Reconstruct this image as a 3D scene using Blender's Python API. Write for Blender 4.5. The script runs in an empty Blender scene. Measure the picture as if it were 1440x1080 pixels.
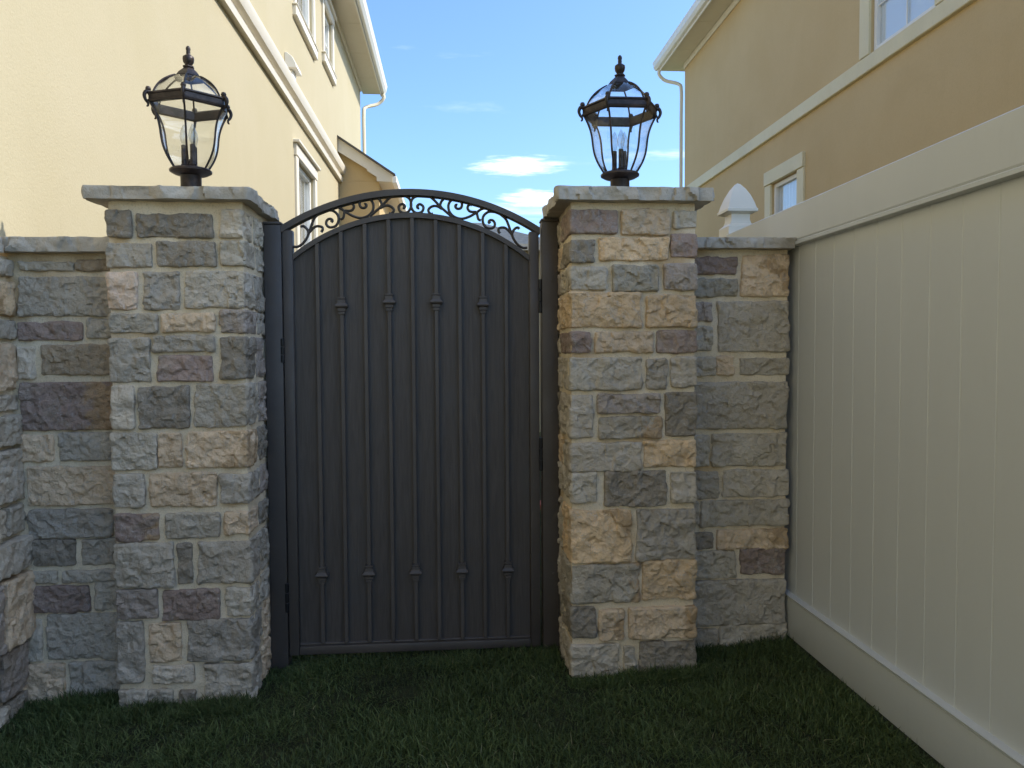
import bpy, bmesh, math, random
import numpy as np
from mathutils import Vector, Matrix

random.seed(4)
RNG = np.random.RandomState(11)
S = bpy.context.scene
COL = S.collection

# ------------------------------------------------------------------ camera
CAM_POS = Vector((0, 0, 1.3))
F_PX = 1065.0
d_fwd = Vector(((638 - 720) / F_PX, (498 - 540) / F_PX, 1.0)).normalized()      # world +y in lens axes (right, down, forward)
s_ = -(d_fwd[0] * .006 + d_fwd[1]) / d_fwd[2]
d_up = -Vector((.006, 1, s_)).normalized()
d_right = d_up.cross(d_fwd)
if d_right[0] < 0:
    d_right = -d_right
cam_data = bpy.data.cameras.new('camera')
cam_data.sensor_width = 36.0
cam_data.lens = 36.0 * F_PX / 1440
cam_data.clip_start = .05
cam_data.clip_end = 6000
cam = bpy.data.objects.new('camera', cam_data)
COL.objects.link(cam)
right = Vector((d_right[0], d_fwd[0], d_up[0]))
down = Vector((d_right[1], d_fwd[1], d_up[1]))
fwd = Vector((d_right[2], d_fwd[2], d_up[2]))
m = Matrix((right, -down, -fwd)).transposed().to_4x4()
m.translation = CAM_POS
cam.matrix_world = m
S.camera = cam

# ------------------------------------------------------------------ sky, sun, exposure
SUN_DIR = Vector((1.0, -.05, .93)).normalized()        # towards the sun
elev = math.asin(SUN_DIR.z)
azim = math.atan2(SUN_DIR.x, SUN_DIR.y)
world = bpy.data.worlds.new('World')
S.world = world
world.use_nodes = True
nt = world.node_tree
for n in list(nt.nodes):
    nt.nodes.remove(n)
W = nt.nodes.new
wout = W('ShaderNodeOutputWorld')
bg = W('ShaderNodeBackground')
bg.inputs['Strength'].default_value = .138
sky = W('ShaderNodeTexSky')
sky.sky_type = 'NISHITA'
sky.sun_disc = False
sky.sun_elevation = elev
sky.sun_rotation = azim
sky.altitude = 100
sky.air_density = 1.0
sky.dust_density = 1.8
sky.ozone_density = 2.0
# thin streaky clouds, laid out on a flat layer high above
tc = W('ShaderNodeTexCoord')
sep = W('ShaderNodeSeparateXYZ')
nt.links.new(tc.outputs['Generated'], sep.inputs[0])
def wmath(op, a, b=None, clamp=False):
    nd = W('ShaderNodeMath'); nd.operation = op; nd.use_clamp = clamp
    for i, v in enumerate((a, b)):
        if v is None: continue
        if isinstance(v, (int, float)): nd.inputs[i].default_value = v
        else: nt.links.new(v, nd.inputs[i])
    return nd.outputs[0]
zc = wmath('MAXIMUM', sep.outputs[2], .03)
px = wmath('DIVIDE', sep.outputs[0], zc)
py = wmath('DIVIDE', sep.outputs[1], zc)
comb = W('ShaderNodeCombineXYZ')
nt.links.new(px, comb.inputs[0]); nt.links.new(py, comb.inputs[1])
mapn = W('ShaderNodeMapping')
mapn.inputs['Scale'].default_value = (.8, 1.5, 1)
mapn.inputs['Location'].default_value = (0.0, 0.0, 0)
nt.links.new(comb.outputs[0], mapn.inputs[0])
cn = W('ShaderNodeTexNoise')
cn.inputs['Scale'].default_value = 1.0
cn.inputs['Detail'].default_value = 9
cn.inputs['Roughness'].default_value = .55
cn.inputs['Distortion'].default_value = .35
nt.links.new(mapn.outputs[0], cn.inputs['Vector'])
cr = W('ShaderNodeMapRange')
cr.inputs['From Min'].default_value = .57
cr.inputs['From Max'].default_value = .72
cr.interpolation_type = 'SMOOTHSTEP'
nt.links.new(cn.outputs['Fac'], cr.inputs['Value'])
def puff(x0, y0, rx, ry):
    a = wmath('DIVIDE', wmath('SUBTRACT', px, x0), rx)
    b = wmath('DIVIDE', wmath('SUBTRACT', py, y0), ry)
    d = wmath('ADD', wmath('MULTIPLY', a, a), wmath('MULTIPLY', b, b))
    return wmath('SUBTRACT', 1.0, d, True)
map2 = W('ShaderNodeMapping'); map2.inputs['Scale'].default_value = (2.6, 4.2, 1)
nt.links.new(comb.outputs[0], map2.inputs[0])
pn = W('ShaderNodeTexNoise'); pn.inputs['Scale'].default_value = 2.2; pn.inputs['Detail'].default_value = 8; pn.inputs['Roughness'].default_value = .6; pn.inputs['Distortion'].default_value = .5
nt.links.new(map2.outputs[0], pn.inputs['Vector'])
pf = wmath('ADD', puff(.35, 4.07, .32, .30), puff(.54, 4.90, .30, .36))
pr = W('ShaderNodeMapRange'); pr.interpolation_type = 'SMOOTHSTEP'
pr.inputs['From Min'].default_value = .60; pr.inputs['From Max'].default_value = 1.12
nt.links.new(wmath('ADD', pn.outputs['Fac'], wmath('MULTIPLY', pf, .5)), pr.inputs['Value'])
pm = wmath('MULTIPLY', pr.outputs[0], wmath('MULTIPLY', pf, 3.0, True))
cf = wmath('ADD', wmath('MULTIPLY', cr.outputs[0], .4), wmath('MULTIPLY', pm, .78), True)
cmix = W('ShaderNodeMix'); cmix.data_type = 'RGBA'
nt.links.new(cf, cmix.inputs['Factor'])
tint = W('ShaderNodeMix'); tint.data_type = 'RGBA'; tint.blend_type = 'MULTIPLY'; tint.inputs['Factor'].default_value = 1
nt.links.new(sky.outputs[0], tint.inputs[6]); tint.inputs[7].default_value = (.61, .77, .945, 1)
nt.links.new(tint.outputs[2], cmix.inputs[6])
cmix.inputs[7].default_value = (5.2, 5.5, 5.9, 1)
nt.links.new(cmix.outputs[2], bg.inputs['Color'])
nt.links.new(bg.outputs[0], wout.inputs[0])

sun_data = bpy.data.lights.new('sun', 'SUN')
sun_data.energy = 1.95
sun_data.angle = math.radians(.53)
sun_data.color = (1.0, .95, .87)
sun = bpy.data.objects.new('sun', sun_data)
sun.rotation_euler = SUN_DIR.to_track_quat('Z', 'Y').to_euler()
sun.location = (0, 0, 30)
COL.objects.link(sun)

S.view_settings.view_transform = 'Standard'
S.view_settings.look = 'None'
S.view_settings.exposure = 1.38
S.view_settings.gamma = 1
S.view_settings.use_curve_mapping = False
S.cycles.max_bounces = 8
S.cycles.transparent_max_bounces = 16
S.cycles.use_denoising = True

# ------------------------------------------------------------------ measured outlines in metres (x0, x1, z0, z1, colour, rust)
LEFT_PILLAR = [
    (-1.306, -1.217, 1.753, 1.852, 'dg', 0), (-1.197, -0.914, 1.751, 1.841, 'dg', 0), (-0.891, -0.769, 1.75, 1.86, 'lt', 0),
    (-1.301, -1.144, 1.636, 1.732, 'g', 0), (-1.127, -0.906, 1.639, 1.736, 'dg', 0), (-0.889, -0.76, 1.645, 1.74, 'gt', 0),
    (-1.312, -1.2, 1.476, 1.619, 'pt', 0), (-1.179, -1.043, 1.476, 1.622, 'bg', 0), (-1.025, -0.775, 1.483, 1.626, 'g', 0),
    (-1.307, -1.127, 1.386, 1.461, 'gt', 0), (-1.116, -0.916, 1.391, 1.464, 't', 0), (-0.893, -0.77, 1.384, 1.475, 'pg', 0),
    (-1.302, -1.158, 1.199, 1.368, 'g', 0), (-1.148, -0.917, 1.315, 1.377, 'g', 0), (-1.132, -0.925, 1.2, 1.301, 'pu', 0),
    (-0.898, -0.78, 1.208, 1.373, 'dg', 0), (-1.301, -1.221, 1.018, 1.188, 'lt', 0), (-1.208, -1.018, 1.021, 1.184, 'dg', 0),
    (-0.997, -0.783, 1.024, 1.191, 'gt', 0), (-1.301, -1.142, 0.862, 1.006, 'gt', 0), (-1.139, -1.048, 0.869, 1.002, 't', 0),
    (-1.032, -0.786, 0.865, 1.006, 't', 0.35), (-1.286, -1.192, 0.717, 0.846, 'g', 0), (-1.175, -0.921, 0.716, 0.847, 't', 0),
    (-0.909, -0.783, 0.726, 0.842, 'bg', 0), (-1.297, -1.14, 0.586, 0.693, 'pu', 0.6), (-1.118, -0.914, 0.591, 0.692, 'gt', 0),
    (-0.891, -0.77, 0.603, 0.693, 't', 0), (-1.282, -1.087, 0.403, 0.579, 'g', 0), (-1.075, -1.019, 0.412, 0.575, 'dg', 0),
    (-0.999, -0.773, 0.411, 0.578, 'g', 0), (-1.286, -1.153, 0.282, 0.398, 'pg', 0), (-1.134, -0.919, 0.27, 0.391, 'pu', 0),
    (-0.895, -0.776, 0.279, 0.393, 'g', 0), (-1.295, -1.209, 0.033, 0.274, 'bg', 0), (-1.191, -1.069, 0.109, 0.263, 't', 0),
    (-1.046, -0.779, 0.105, 0.273, 'bg', 0), (-1.18, -1.02, 0.024, 0.094, 'lt', 0), (-1.294, -1.199, -0.073, 0.006, 'g', 0),
    (-1.197, -1.106, -0.055, 0.002, 'gt', 0), (-1.081, -1.017, -0.063, -0.003, 'dg', 0), (-0.986, -0.783, -0.078, 0.094, 'g', 0),
]
RIGHT_PILLAR = [
    (0.423, 0.645, 1.766, 1.86, 'pu', 0), (0.66, 0.853, 1.763, 1.865, 't', 0), (0.869, 0.955, 1.791, 1.861, 'gt', 0),
    (0.423, 0.555, 1.654, 1.745, 'dg', 0), (0.571, 0.85, 1.663, 1.754, 'ot', 0), (0.857, 0.961, 1.675, 1.771, 'pu', 0),
    (0.438, 0.6, 1.548, 1.64, 'gt', 0), (0.624, 0.808, 1.543, 1.647, 'gg', 0), (0.83, 0.961, 1.547, 1.651, 'pg', 0),
    (0.422, 0.739, 1.402, 1.539, 'ot', 0), (0.759, 0.966, 1.399, 1.529, 'ot', 0), (0.418, 0.54, 1.298, 1.386, 'pu', 0),
    (0.554, 0.791, 1.302, 1.385, 't', 0), (0.799, 0.952, 1.298, 1.388, 'pu', 0.3), (0.421, 0.743, 1.153, 1.283, 'gt', 0),
    (0.761, 0.845, 1.156, 1.279, 'g', 0), (0.858, 0.96, 1.164, 1.283, 'g', 0), (0.419, 0.548, 0.965, 1.136, 'g', 0),
    (0.563, 0.817, 1.06, 1.139, 'pg', 0), (0.57, 0.825, 0.961, 1.049, 'gt', 0.55), (0.837, 0.961, 0.967, 1.144, 'dg', 0),
    (0.42, 0.744, 0.831, 0.946, 'g', 0), (0.75, 0.958, 0.845, 0.953, 'ot', 0), (0.424, 0.561, 0.709, 0.833, 'gt', 0),
    (0.589, 0.844, 0.691, 0.832, 'dg', 0), (0.86, 0.962, 0.7, 0.825, 'g', 0), (0.463, 0.704, 0.465, 0.678, 'ot', 0.2),
    (0.72, 0.949, 0.47, 0.677, 'bg', 0), (0.434, 0.732, 0.305, 0.46, 'gt', 0.2), (0.744, 0.95, 0.31, 0.468, 'ot', 0),
    (0.422, 0.559, 0.163, 0.291, 'dg', 0), (0.568, 0.672, 0.151, 0.278, 't', 0.6), (0.688, 0.95, 0.153, 0.282, 't', 0.2),
    (0.461, 0.652, -0.013, 0.138, 'g', 0), (0.668, 0.716, -0.016, 0.127, 'gt', 0), (0.73, 0.955, -0.021, 0.141, 'dg', 0),
]
RIGHT_WALL = [
    (1.013, 1.202, 1.63, 1.704, 'pu', 0), (1.223, 1.444, 1.536, 1.714, 't', 0.5), (1.014, 1.207, 1.536, 1.613, 'gg', 0),
    (1.014, 1.098, 1.43, 1.514, 'pg', 0), (1.121, 1.438, 1.301, 1.518, 'gg', 0), (1.014, 1.1, 1.309, 1.414, 'gt', 0),
    (1.015, 1.114, 1.198, 1.285, 'gt', 0), (1.116, 1.194, 1.202, 1.284, 't', 0), (1.212, 1.426, 1.2, 1.277, 'gt', 0),
    (1.015, 1.428, 0.971, 1.174, 'gg', 0), (1.016, 1.085, 0.815, 0.949, 'gt', 0), (1.098, 1.435, 0.812, 0.954, 'gt', 0),
    (1.017, 1.128, 0.672, 0.793, 'g', 0), (1.144, 1.436, 0.678, 0.797, 'gg', 0), (1.009, 1.042, 0.562, 0.665, 'gt', 0),
    (1.05, 1.429, 0.553, 0.666, 'gt', 0), (1.009, 1.106, 0.458, 0.53, 'dg', 0), (1.121, 1.426, 0.452, 0.539, 't', 0.35),
    (1.009, 1.205, 0.327, 0.448, 'gt', 0), (1.224, 1.422, 0.342, 0.457, 'pu', 0.4), (1.01, 1.422, 0.121, 0.32, 'g', 0),
    (1.002, 1.124, 0.002, 0.11, 'g', 0), (1.132, 1.418, -0.009, 0.122, 'gt', 0),
]
LEFT_WALL = [
    (-1.695, -1.487, 1.636, 1.672, 'gt', 0), (-1.48, -1.309, 1.635, 1.68, 'br', 0), (-1.698, -1.314, 1.458, 1.614, 'dg', 0),
    (-1.707, -1.459, 1.363, 1.436, 'pu', 0), (-1.445, -1.316, 1.369, 1.449, 'g', 0), (-1.714, -1.644, 1.214, 1.339, 'lt', 0),
    (-1.622, -1.32, 1.227, 1.348, 'br', 0), (-1.706, -1.325, 1.007, 1.198, 'pu', 0.45), (-1.706, -1.583, 0.884, 0.991, 't', 0),
    (-1.564, -1.315, 0.884, 0.999, 'dg', 0), (-1.69, -1.32, 0.706, 0.862, 't', 0), (-1.692, -1.366, 0.578, 0.693, 'bg', 0),
    (-1.673, -1.513, 0.465, 0.572, 'dg', 0), (-1.488, -1.326, 0.462, 0.571, 'g', 0), (-1.687, -1.584, 0.397, 0.446, 'gt', 0),
    (-1.564, -1.321, 0.397, 0.446, 'dg', 0), (-1.689, -1.463, 0.275, 0.385, 'pu', 0), (-1.441, -1.324, 0.281, 0.399, 'g', 0),
    (-1.738, -1.649, 0.081, 0.253, 'gt', 0), (-1.633, -1.329, 0.083, 0.271, 'g', 0), (-1.75, -1.565, -0.096, 0.071, 't', 0.45),
    (-1.549, -1.334, -0.092, 0.074, 'g', 0),
]
SCROLLS = [
    [(0.035, 1.93), (0.028, 1.929), (0.027, 1.938), (0.037, 1.945), (0.049, 1.939), (0.053, 1.928), (0.046, 1.913), (0.028, 1.907), (0.011, 1.914), (-0.0, 1.934), (0.001, 1.956), (0.011, 1.972), (0.031, 1.98), (0.057, 1.982), (0.082, 1.976), (0.101, 1.961), (0.123, 1.937), (0.147, 1.916), (0.176, 1.891)], [(0.094, 1.905), (0.087, 1.903), (0.077, 1.91), (0.074, 1.921), (0.083, 1.932), (0.099, 1.938), (0.116, 1.935), (0.132, 1.925)], [(0.137, 1.966), (0.129, 1.955), (0.125, 1.941), (0.132, 1.928)],
    [(0.198, 1.941), (0.192, 1.943), (0.19, 1.935), (0.198, 1.927), (0.212, 1.929), (0.218, 1.94), (0.217, 1.953), (0.207, 1.962), (0.19, 1.966), (0.172, 1.962), (0.162, 1.948), (0.16, 1.931), (0.165, 1.913), (0.18, 1.896), (0.202, 1.886), (0.224, 1.885), (0.251, 1.894), (0.274, 1.907), (0.282, 1.911)], [(0.261, 1.944), (0.252, 1.945), (0.244, 1.938), (0.243, 1.927), (0.251, 1.917), (0.262, 1.914), (0.28, 1.914)], [(0.32, 1.93), (0.305, 1.927), (0.291, 1.919), (0.283, 1.91), (0.285, 1.897), (0.289, 1.883), (0.3, 1.877)],
    [(0.339, 1.865), (0.334, 1.873), (0.34, 1.879), (0.351, 1.878), (0.359, 1.868), (0.359, 1.855), (0.349, 1.845), (0.335, 1.844), (0.32, 1.85), (0.309, 1.868), (0.308, 1.888), (0.316, 1.903), (0.332, 1.914), (0.352, 1.915), (0.374, 1.91), (0.394, 1.897), (0.409, 1.882), (0.418, 1.862), (0.425, 1.842), (0.432, 1.822), (0.443, 1.796), (0.46, 1.774), (0.481, 1.761), (0.501, 1.761)], [(0.382, 1.823), (0.376, 1.831), (0.376, 1.842), (0.385, 1.847), (0.403, 1.847), (0.418, 1.836), (0.432, 1.82)], [(0.466, 1.842), (0.461, 1.848), (0.45, 1.845), (0.439, 1.833), (0.435, 1.82), (0.437, 1.809)],
]

# ------------------------------------------------------------------ helpers
def lin(c):
    return tuple(((v / 255) / 12.92 if v / 255 <= .04045 else ((v / 255 + .055) / 1.055) ** 2.4) for v in c)

def link(name, me, mat=None, parent=None, loc=(0, 0, 0)):
    o = bpy.data.objects.new(name, me)
    COL.objects.link(o)
    if mat and me is not None and not me.materials:
        me.materials.append(mat)
    o.location = loc
    if parent is not None:
        o.parent = parent
        o.matrix_parent_inverse = Matrix.Translation(-base_of(parent))
    return o

BASES = {}
def base_of(o):
    return BASES.get(o.name, Vector((0, 0, 0)))

def thing(name, label, cat, loc=(0, 0, 0), group=None):
    o = bpy.data.objects.new(name, None)
    COL.objects.link(o)
    o.location = loc
    o.empty_display_size = .1
    BASES[o.name] = Vector(loc)
    o['label'] = label
    o['category'] = cat
    if group: o['group'] = group
    return o

def tag(o, label, cat, group=None):
    o['label'] = label; o['category'] = cat
    if group: o['group'] = group
    return o

def mesh_np(name, V, F, smooth=None):
    """V (n,3); F list/array of quads or tris"""
    me = bpy.data.meshes.new(name)
    me.from_pydata([tuple(v) for v in V], [], [tuple(f) for f in F])
    if smooth is not None:
        me.shade_smooth()
        me.set_sharp_from_angle(angle=math.radians(smooth))
    me.update()
    return me

def from_bm(name, bm, smooth=None):
    me = bpy.data.meshes.new(name)
    bmesh.ops.recalc_face_normals(bm, faces=bm.faces)
    bm.to_mesh(me); bm.free()
    if smooth is not None:
        me.shade_smooth(); me.set_sharp_from_angle(angle=math.radians(smooth))
    return me

def bm_box(bm, x0, x1, y0, y1, z0, z1, bevel=0.0, seg=1):
    vs = [bm.verts.new(p) for p in ((x0, y0, z0), (x1, y0, z0), (x1, y1, z0), (x0, y1, z0),
                                    (x0, y0, z1), (x1, y0, z1), (x1, y1, z1), (x0, y1, z1))]
    fs = [bm.faces.new([vs[i] for i in q]) for q in ((0, 3, 2, 1), (4, 5, 6, 7), (0, 1, 5, 4), (1, 2, 6, 5), (2, 3, 7, 6), (3, 0, 4, 7))]
    if bevel:
        es = list({e for f in fs for e in f.edges})
        bmesh.ops.bevel(bm, geom=es, offset=bevel, segments=seg, affect='EDGES', profile=.5)

def box(name, x0, x1, y0, y1, z0, z1, mat, parent=None, bevel=0.0, seg=1):
    """One box part, its origin at its own centre."""
    c = Vector(((x0 + x1) / 2, (y0 + y1) / 2, (z0 + z1) / 2))
    bm = bmesh.new()
    bm_box(bm, x0 - c.x, x1 - c.x, y0 - c.y, y1 - c.y, z0 - c.z, z1 - c.z, bevel, seg)
    o = link(name, from_bm(name, bm, 35 if bevel else None), mat, parent, c)
    BASES[o.name] = c
    return o

def prism(name, pts, axis, a0, a1, mat, parent=None, bevel=0.0):
    """Extrude a closed outline. axis 'y': pts are (x,z); axis 'x': pts are (y,z); axis 'z': pts are (x,y)."""
    bm = bmesh.new()
    def P(p, a):
        return {'y': (p[0], a, p[1]), 'x': (a, p[0], p[1]), 'z': (p[0], p[1], a)}[axis]
    A = [bm.verts.new(P(p, a0)) for p in pts]
    B = [bm.verts.new(P(p, a1)) for p in pts]
    n = len(pts)
    bm.faces.new(A); bm.faces.new(B[::-1])
    for i in range(n):
        bm.faces.new((A[i], A[(i + 1) % n], B[(i + 1) % n], B[i]))
    if bevel:
        bmesh.ops.bevel(bm, geom=list(bm.edges), offset=bevel, segments=1, affect='EDGES')
    o = link(name, from_bm(name, bm, 30), mat, parent)
    return o

def lathe_bm(bm, prof, cx=0, cy=0, n=20, rot=0.0):
    rings = []
    for r, z in prof:
        rings.append([bm.verts.new((cx + max(r, 1e-4) * math.cos(rot + 2 * math.pi * i / n),
                                    cy + max(r, 1e-4) * math.sin(rot + 2 * math.pi * i / n), z)) for i in range(n)])
    for a, b in zip(rings, rings[1:]):
        for i in range(n):
            bm.faces.new((a[i], a[(i + 1) % n], b[(i + 1) % n], b[i]))
    bm.faces.new(rings[0][::-1]); bm.faces.new(rings[-1])

def catmull(pts, n=6):
    P = [Vector(p) for p in pts]
    P = [P[0] * 2 - P[1]] + P + [P[-1] * 2 - P[-2]]
    out = []
    for i in range(1, len(P) - 2):
        for k in range(n):
            t = k / n
            a, b, c, d = P[i - 1], P[i], P[i + 1], P[i + 2]
            out.append(.5 * ((2 * b) + (c - a) * t + (2 * a - 5 * b + 4 * c - d) * t * t + (3 * b - a - 3 * c + d) * t ** 3))
    out.append(P[-2])
    return out

def tube_bm(bm, path, r, n=8, flat=None, taper=False, close=True):
    """Round (or flattened) bar swept along a 3D path."""
    path = [Vector(p) for p in path]
    rings = []
    ref = None
    for i, p in enumerate(path):
        t = (path[min(i + 1, len(path) - 1)] - path[max(i - 1, 0)])
        if t.length < 1e-9: t = Vector((0, 0, 1))
        t.normalize()
        if ref is None:
            ref = Vector((0, 1, 0)) if abs(t.y) < .9 else Vector((1, 0, 0))
        u = (ref - t * ref.dot(t)).normalized()
        ref = u
        v = t.cross(u)
        rr = r if not callable(r) else r(i / (len(path) - 1))
        ru, rv = (rr, rr) if flat is None else (rr * flat[0], rr * flat[1])
        rings.append([bm.verts.new(p + u * ru * math.cos(2 * math.pi * k / n) + v * rv * math.sin(2 * math.pi * k / n)) for k in range(n)])
    for a, b in zip(rings, rings[1:]):
        for k in range(n):
            bm.faces.new((a[k], a[(k + 1) % n], b[(k + 1) % n], b[k]))
    bm.faces.new(rings[0][::-1]); bm.faces.new(rings[-1])

# ------------------------------------------------------------------ materials
class Mat:
    def __init__(s, name, rough=.8, color=(.5, .5, .5), metallic=0, spec=.5):
        s.m = bpy.data.materials.new(name)
        s.m.use_nodes = True
        s.t = s.m.node_tree
        s.b = s.t.nodes['Principled BSDF']
        s.b.inputs['Roughness'].default_value = rough
        s.b.inputs['Base Color'].default_value = (*color, 1)
        s.b.inputs['Metallic'].default_value = metallic
        s.b.inputs['Specular IOR Level'].default_value = spec
        s.vec = None
    def n(s, t, **kw):
        nd = s.t.nodes.new(t)
        for k, v in kw.items(): setattr(nd, k, v)
        return nd
    def l(s, a, b): s.t.links.new(a, b)
    def coords(s, kind='Object', scale=(1, 1, 1), rand=False):
        tc = s.n('ShaderNodeTexCoord')
        src = tc.outputs['Object']
        if kind == 'World':
            g = s.n('ShaderNodeNewGeometry'); src = g.outputs['Position']
        mp = s.n('ShaderNodeMapping')
        mp.inputs['Scale'].default_value = scale
        s.l(src, mp.inputs[0])
        if rand:
            oi = s.n('ShaderNodeObjectInfo')
            mu = s.n('ShaderNodeMath', operation='MULTIPLY'); mu.inputs[1].default_value = 91.7
            s.l(oi.outputs['Random'], mu.inputs[0])
            s.l(mu.outputs[0], mp.inputs['Location'])
        return mp.outputs[0]
    def noise(s, vec, scale, detail=6, rough=.55, dist=0, out='Fac'):
        nd = s.n('ShaderNodeTexNoise')
        nd.inputs['Scale'].default_value = scale
        nd.inputs['Detail'].default_value = detail
        nd.inputs['Roughness'].default_value = rough
        nd.inputs['Distortion'].default_value = dist
        s.l(vec, nd.inputs['Vector'])
        return nd.outputs[out]
    def rng(s, v, a, b, c=0, d=1, smooth=True):
        nd = s.n('ShaderNodeMapRange')
        if smooth: nd.interpolation_type = 'SMOOTHSTEP'
        for k, q in zip(('From Min', 'From Max', 'To Min', 'To Max'), (a, b, c, d)):
            nd.inputs[k].default_value = q
        s.l(v, nd.inputs['Value'])
        return nd.outputs[0]
    def mix(s, f, a, b, blend='MIX'):
        nd = s.n('ShaderNodeMix', data_type='RGBA', blend_type=blend)
        for sock, v in ((nd.inputs['Factor'], f), (nd.inputs[6], a), (nd.inputs[7], b)):
            if isinstance(v, (int, float)): sock.default_value = v
            elif isinstance(v, tuple): sock.default_value = (*v, 1)[:4]
            else: s.l(v, sock)
        return nd.outputs[2]
    def math(s, op, a, b=None):
        nd = s.n('ShaderNodeMath', operation=op)
        for i, v in enumerate((a, b)):
            if v is None: continue
            if isinstance(v, (int, float)): nd.inputs[i].default_value = v
            else: s.l(v, nd.inputs[i])
        return nd.outputs[0]
    def color(s, c): s.l(c, s.b.inputs['Base Color'])
    def rough(s, c): s.l(c, s.b.inputs['Roughness'])
    def bump(s, h, strength=.5, dist=.01):
        nd = s.n('ShaderNodeBump')
        nd.inputs['Strength'].default_value = strength
        nd.inputs['Distance'].default_value = dist
        s.l(h, nd.inputs['Height'])
        s.l(nd.outputs[0], s.b.inputs['Normal'])

def make_stone_mat():
    k = Mat('split_faced_stone', .86, spec=.3)
    v = k.coords('Object', rand=True)
    oi = k.n('ShaderNodeObjectInfo')
    base = oi.outputs['Color']
    big = k.noise(v, 7, 6, .6, .6)
    c = k.mix(k.rng(big, .34, .66, .0, .55), base, k.mix(1.0, base, (.72, .70, .68), 'MULTIPLY'))
    warm = k.noise(v, 11, 4, .6, 1.0)
    c = k.mix(k.rng(warm, .47, .68, 0, .7), c, k.mix(.6, base, (.40, .33, .24)))
    # rust coloured stain, a share set per stone
    rz = k.math('SUBTRACT', 1.0, oi.outputs['Alpha'])
    oc = k.n('ShaderNodeTexCoord'); so = k.n('ShaderNodeSeparateXYZ'); k.l(oc.outputs['Object'], so.inputs[0])
    rn = k.math('ADD', k.noise(v, 9, 4, .55, .5), k.math('MULTIPLY', so.outputs[0], 1.6))
    rf = k.rng(k.math('ADD', rn, k.math('MULTIPLY', rz, .26)), .70, .78)
    rf = k.math('MULTIPLY', rf, k.rng(rz, .02, .08))
    c = k.mix(k.math('MULTIPLY', rf, .75), c, (.44, .29, .15))
    # pale scratches along the splits
    vn = k.n('ShaderNodeTexVoronoi', feature='DISTANCE_TO_EDGE'); vn.inputs['Scale'].default_value = 24
    wv = k.n('ShaderNodeMix', data_type='VECTOR'); wv.inputs['Factor'].default_value = .14
    k.l(v, wv.inputs[4]); k.l(k.noise(v, 14, 4, .6, out='Color'), wv.inputs[5])
    k.l(wv.outputs[1], vn.inputs['Vector'])
    ln = k.rng(vn.outputs['Distance'], .0, .06, 1, 0)
    pat = k.rng(k.noise(v, 16, 4), .46, .60)
    c = k.mix(k.math('MULTIPLY', k.math('MULTIPLY', ln, pat), .42), c, (.50, .48, .44))
    # lime specks and dark grain
    fn = k.noise(v, 120, 3, .7)
    c = k.mix(k.rng(fn, .62, .74, 0, .55), c, (.5, .48, .44))
    c = k.mix(k.rng(k.noise(v, 75, 4, .7), .55, .75, 0, .5), c, k.mix(1.0, base, (.45, .44, .43), 'MULTIPLY'))
    k.color(c)
    vc = k.n('ShaderNodeTexVoronoi', feature='SMOOTH_F1'); vc.inputs['Scale'].default_value = 30
    vc.inputs['Smoothness'].default_value = .15
    wv2 = k.n('ShaderNodeMix', data_type='VECTOR'); wv2.inputs['Factor'].default_value = .12
    k.l(v, wv2.inputs[4]); k.l(k.noise(v, 9, 4, .6, out='Color'), wv2.inputs[5])
    k.l(wv2.outputs[1], vc.inputs['Vector'])
    h = k.math('ADD', k.math('MULTIPLY', vc.outputs['Distance'], .9), k.math('MULTIPLY', k.noise(v, 40, 9, .68), .9))
    h = k.math('ADD', h, k.math('MULTIPLY', ln, -.10))
    k.bump(h, 1.0, .012)
    return k.m

def make_mortar_mat():
    k = Mat('sandy_mortar', .93, spec=.2)
    v = k.coords('World')
    a, b = lin((220, 201, 168)), lin((229, 213, 184))
    c = k.mix(k.rng(k.noise(v, 5, 4), .35, .65), a, b)
    c = k.mix(k.rng(k.noise(v, 2.6, 3, .5, .5), .56, .66, 0, .7), c, lin((190, 158, 112)))
    c = k.mix(k.rng(k.noise(v, 160, 4, .7), .5, .7, 0, .4), c, lin((140, 126, 106)))
    k.color(c)
    h = k.math('ADD', k.noise(v, 28, 6, .6), k.math('MULTIPLY', k.noise(v, 190, 3, .6), .35))
    k.bump(h, .8, .008)
    return k.m

def make_coping_mat():
    k = Mat('limestone_coping', .85, spec=.3)
    v = k.coords('World')
    c = k.mix(k.rng(k.noise(v, 7, 6, .6, .5), .35, .65), lin((172, 162, 146)), lin((190, 181, 166)))
    c = k.mix(k.rng(k.noise(v, 3, 4, .5, 1), .52, .68, 0, .3), c, lin((166, 150, 126)))
    c = k.mix(k.rng(k.noise(v, 90, 5, .7), .55, .75, 0, .45), c, lin((118, 108, 96)))
    k.color(c)
    k.bump(k.math('ADD', k.noise(v, 26, 10, .66), k.math('MULTIPLY', k.noise(v, 150, 4), .3)), .7, .01)
    return k.m

def make_stucco(name, c0, c1, bump=.35):
    k = Mat(name, .9, spec=.25)
    v = k.coords('World')
    c = k.mix(k.rng(k.noise(v, .8, 5, .6, .3), .3, .7), c0, c1)
    st = k.coords('World', (2.2, 2.2, .25))
    c = k.mix(k.rng(k.noise(st, 1.4, 4, .6), .5, .75, 0, .10), c, tuple(x * .82 for x in c0))
    c = k.mix(k.rng(k.noise(v, 60, 4, .7), .45, .7, 0, .16), c, tuple(x * .75 for x in c0))
    k.color(c)
    k.bump(k.math('ADD', k.noise(v, 75, 6, .65), k.math('MULTIPLY', k.noise(v, 9, 3), .6)), bump, .006)
    return k.m

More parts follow.
